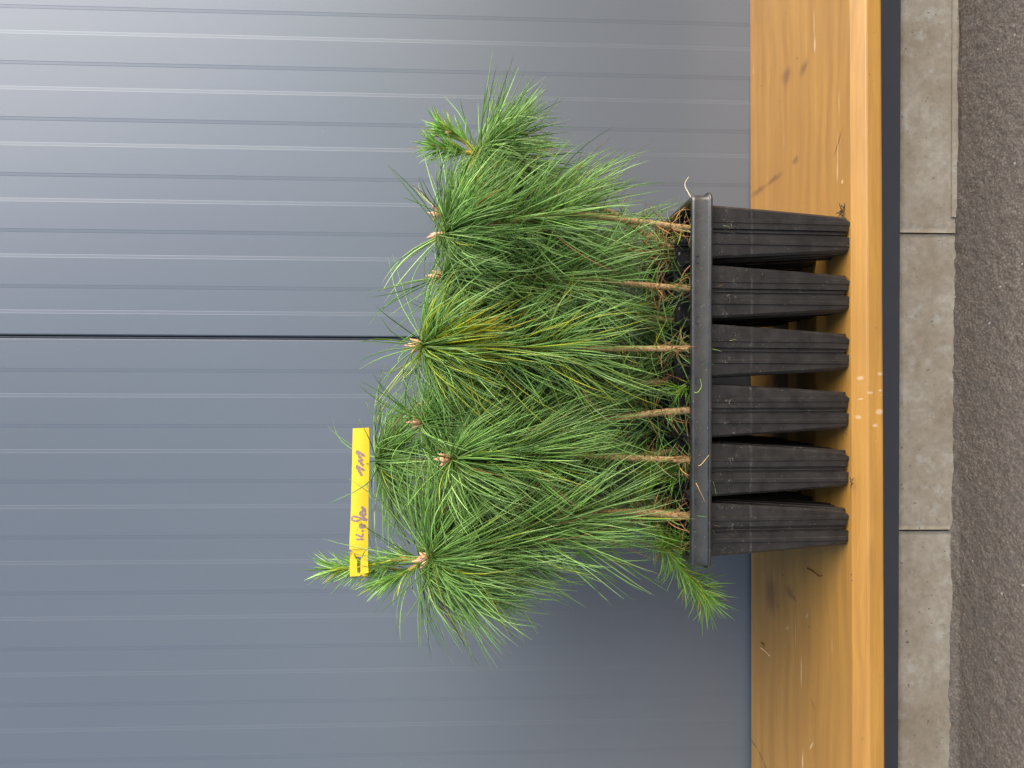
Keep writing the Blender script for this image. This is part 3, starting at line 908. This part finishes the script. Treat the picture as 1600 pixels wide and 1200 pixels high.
juvenile('bright green young seedling in the pot left of the pink bud star', [s0, P(1060,742,.636), P(1035,738,.632), P(1012,742,.630)], 150, .036, 2, .0009)
s0 = Vector((potc(3, 0).x + .012, .630, .118))
juvenile('tiny green tuft by the thick bent stem in the fourth pot', [s0, P(1078,598,.628), P(1068,606,.626), P(1060,610,.625)], 34, .026, 3, .0007)
s0 = Vector((potc(5, 0).x - .006, .632, .118))
juvenile('small grassy tuft at the foot of the left end seedling', [s0, P(1070,850,.630), P(1058,848,.628), P(1040,842,.628)], 110, .026, 4, .0008)

# ------------------------------------------------------------------ yellow loop tag, wrapped round the fresh shoot
YT = .628
tagroot = tag(empty('plant_tag', tuple(P(562, 880, YT))), 'yellow plastic loop tag with faded handwriting hanging across the left seedling top', 'tag')
o0 = tagroot.location.copy()
def T(x, y, dy=0.0): return P(x, y, YT + dy) - o0
def strip(outline, name, mat, parent, thick=.0006, dy=0.0):
    n = len(outline); vs = [T(x, y, dy) for x, y in outline] + [T(x, y, dy + thick) for x, y in outline]
    fs = [tuple(range(n)), tuple(reversed(range(n, 2*n)))] + [(i, (i+1) % n, n+(i+1) % n, n+i) for i in range(n)]
    return fixn(mesh(name, vs, fs, mat, parent, False))
# long flag, slightly curved out of its plane
import bisect
def flag():
    L = [(551.3,669.5), (550.6,700), (549.8,735), (549.0,765), (548.4,790), (547.4,820), (546.2,845), (545.9,858.5)]
    Rr = [(576.6,668.0), (577.2,700), (576.8,735), (576.0,765), (575.7,790), (575.4,820), (575.2,845), (575.0,857.5)]
    vs = []; n = len(L); m_ = 5
    for dep in (0, .0006):
        for k in range(n):
            for q in range(m_):
                t = q / (m_ - 1)
                x = L[k][0]*(1-t) + Rr[k][0]*t; y = L[k][1]*(1-t) + Rr[k][1]*t
                bow = -.0010 * (1 - (2*t-1)**2) + .004 * (k/(n-1) - .5)**2
                vs.append(T(x, y, dep + bow))
    fs = []; st = n*m_
    for k in range(n-1):
        for q in range(m_-1):
            a = k*m_+q; fs.append((a, a+1, a+m_+1, a+m_)); fs.append((st+a, st+a+m_, st+a+m_+1, st+a+1))
    for k in range(n-1):
        for q in (0, m_-1):
            a = k*m_+q; fs.append((a, a+m_, st+a+m_, st+a))
    for q in range(m_-1):
        fs.append((q, st+q, st+q+1, q+1)); a = (n-1)*m_+q; fs.append((a, a+1, st+a+1, st+a))
    return fixn(mesh('flag', vs, fs, MAT_TAG, tagroot, True))
auto(flag(), 40)
def tagdy(x, y):
    k = (y - 669) / 189; t = (x - 548.5) / 27
    return -.0010 * (1 - (2*t-1)**2) + .004 * (k - .5)**2
# neck and the two arms of the loop, in front of the shoot
strip([(545.9,858.5), (550.5,860.5), (553.5,866), (555,869.5), (565,870), (567,865), (570,860.5), (575,857.5)], 'neck', MAT_TAG, tagroot, .0006, .0012)
strip([(552.2,863.2), (549,867), (546.8,874), (546.2,890), (546.8,900.8), (562.5,899.8), (563.8,897.2), (575.9,895.0), (574.8,875), (574.8,858.6), (571,861.5), (568.3,866), (566.6,870.2), (563.6,873.8), (563.2,893.5), (562.4,895.8), (559,895.4), (558.2,894.0), (558.0,875.5), (554.3,870.8)], 'loop', MAT_TAG, tagroot, .0006, -.0006)
# back half of the loop behind the shoot
b = MB()
for (xa, xb) in ((547, 557.5), (564, 575)):
    prof = [(898, .0002), (901, .004), (900, .012), (890, .016), (876, .0145), (866, .009), (862, .002)]
    n0 = len(b.v)
    for y, d in prof: b.v += [T(xa, y, d), T(xb, y, d), T(xb, y, d + .0006), T(xa, y, d + .0006)]
    for k in range(len(prof)-1):
        for q in range(4):
            a = n0 + k*4 + q; a2 = n0 + k*4 + (q+1) % 4; b.f.append((a, a2, a2+4, a+4))
    b.f += [(n0, n0+1, n0+2, n0+3), tuple(n0 + 4*(len(prof)-1) + q for q in (3, 2, 1, 0))]
fixn(b.build('loop_back', MAT_TAG, tagroot, True))
# handwriting, traced as pen strokes lying on the flag
def U(u, v, oy): return (540 + u/9.24, oy + v/9.24)
K_ = [[(105,582),(150,584),(200,580),(268,578)], [(116,498),(128,520),(160,516),(200,534),(238,542),(246,520),(246,492)],
      [(232,468),(262,446)], [(166,438),(176,444)],
      [(238,402),(226,372),(206,372),(204,402),(226,412),(256,410),(276,392),(270,362)],
      [(312,300),(270,302),(212,272),(150,252),(106,254),(90,276),(98,304),(140,316),(196,304),(236,272),(262,268),(300,290),(312,300)],
      [(262,252),(256,226),(240,200),(214,186),(206,214),(222,232),(254,230),(284,222),(286,196)],
      [(286,196),(266,172),(240,176),(250,150),(236,128),(238,112),(262,128),(280,150),(284,176)]]
O_ = [[(232,768),(216,736),(192,700),(160,640),(172,634),(220,668),(274,690)], [(256,624),(222,588),(180,538)], [(244,556),(204,500),(160,428),(178,424),(222,452),(276,488)]]
b = MB()
def pen(path, oy, wd=1.15):
    pts = [Vector((*U(u, v, oy), 0)) for u, v in path]
    pts = catmull(pts, max(6, 5 * len(pts))) if len(pts) > 2 else [pts[0].lerp(pts[1], t/5) for t in range(6)]
    n0 = len(b.v); n = len(pts)
    for i, p in enumerate(pts):
        t = (pts[min(i+1, n-1)] - pts[max(i-1, 0)]); nn_ = Vector((-t.y, t.x, 0)).normalized() if t.length else Vector((1,0,0))
        w_ = wd * (.75 + .25 * math.sin(i * 1.3)) * (.7 if i in (0, n-1) else 1)
        for s_ in (-1, 1):
            q = p + nn_ * w_ * s_
            b.v.append(T(q.x, q.y, tagdy(q.x, q.y) - .00025))
    for i in range(n-1): a = n0 + 2*i; b.f.append((a, a+1, a+3, a+2))
for q in K_: pen(q, 780, 1.9)
b.build('handwritten_word', MAT_INK, tagroot, False)
b = MB()
for q in O_: pen(q, 660, 2.5)
b.build('handwritten_number', MAT_INK, tagroot, False)

# ------------------------------------------------------------------ loose bits on the board
def twig(label, path, r, mat, Z=.001):
    c_ = PZ(*path[0], ZS); root = tagged = None
    pts = catmull([PZ(x, y, ZS) + Vector((0, 0, Z)) - c_ for x, y in path], 12)
    mb = MB(); mb.tube(pts, [r * (1 - .5*i/11) for i in range(12)], 6, .1)
    o = mb.build('dry_twig', mat); o.location = c_
    tag(o, label, 'twig'); return o
M = NM('dry_twig', (.12,.055,.02), .8); MAT_TWIG = M.m
M = NM('pale_twig', (.72,.50,.30), .7); MAT_PALE = M.m
twig('dark curved dry rootlet lying on the board left of the tray', [(1263,888),(1272,893),(1281,900),(1286,899)], .0008, MAT_TWIG)
twig('short dark twig bit on the board near its back edge', [(1191,1004),(1196,1009)], .0010, MAT_TWIG)
twig('pale wood splinter lying on the board beside the short dark twig', [(1190,1012),(1197,1018),(1204,1025)], .0009, MAT_PALE)
def stray(label, path, Ys, r, c_):
    M = NM('dried_needle', c_, .6)
    p0 = P(*path[0], Ys[0])
    pts = catmull([P(x, y, Y) - p0 for (x, y), Y in zip(path, Ys)], 12)
    mb = MB(); mb.tube(pts, [r * (1 - .6*i/11) for i in range(12)], 5, .08)
    o = mb.build('fallen_needle', M.m); o.location = p0; tag(o, label, 'needle')
stray('pale dry needle hooked over the right end of the tray rim', [(1084,316),(1076,302),(1070,288),(1076,276)], [.604,.606,.61,.61], .00055, (.75,.62,.36))
stray('curved brown dry needle lying over the rim near the star seedling', [(1084,729),(1094,727),(1103,717),(1112,706)], [.602,.5925,.5920,.5920], .0005, (.62,.42,.16))
stray('thin dry needle crossing the rim left of the brown curved one', [(1082,742),(1090,760),(1098,776),(1101,784)], [.602,.5925,.5920,.5920], .0004, (.55,.33,.12))
stray('green needle curling over the rim by the fourth pot', [(1080,606),(1088,614),(1096,604),(1094,592)], [.602,.5925,.5920,.5920], .0005, (.25,.40,.06))
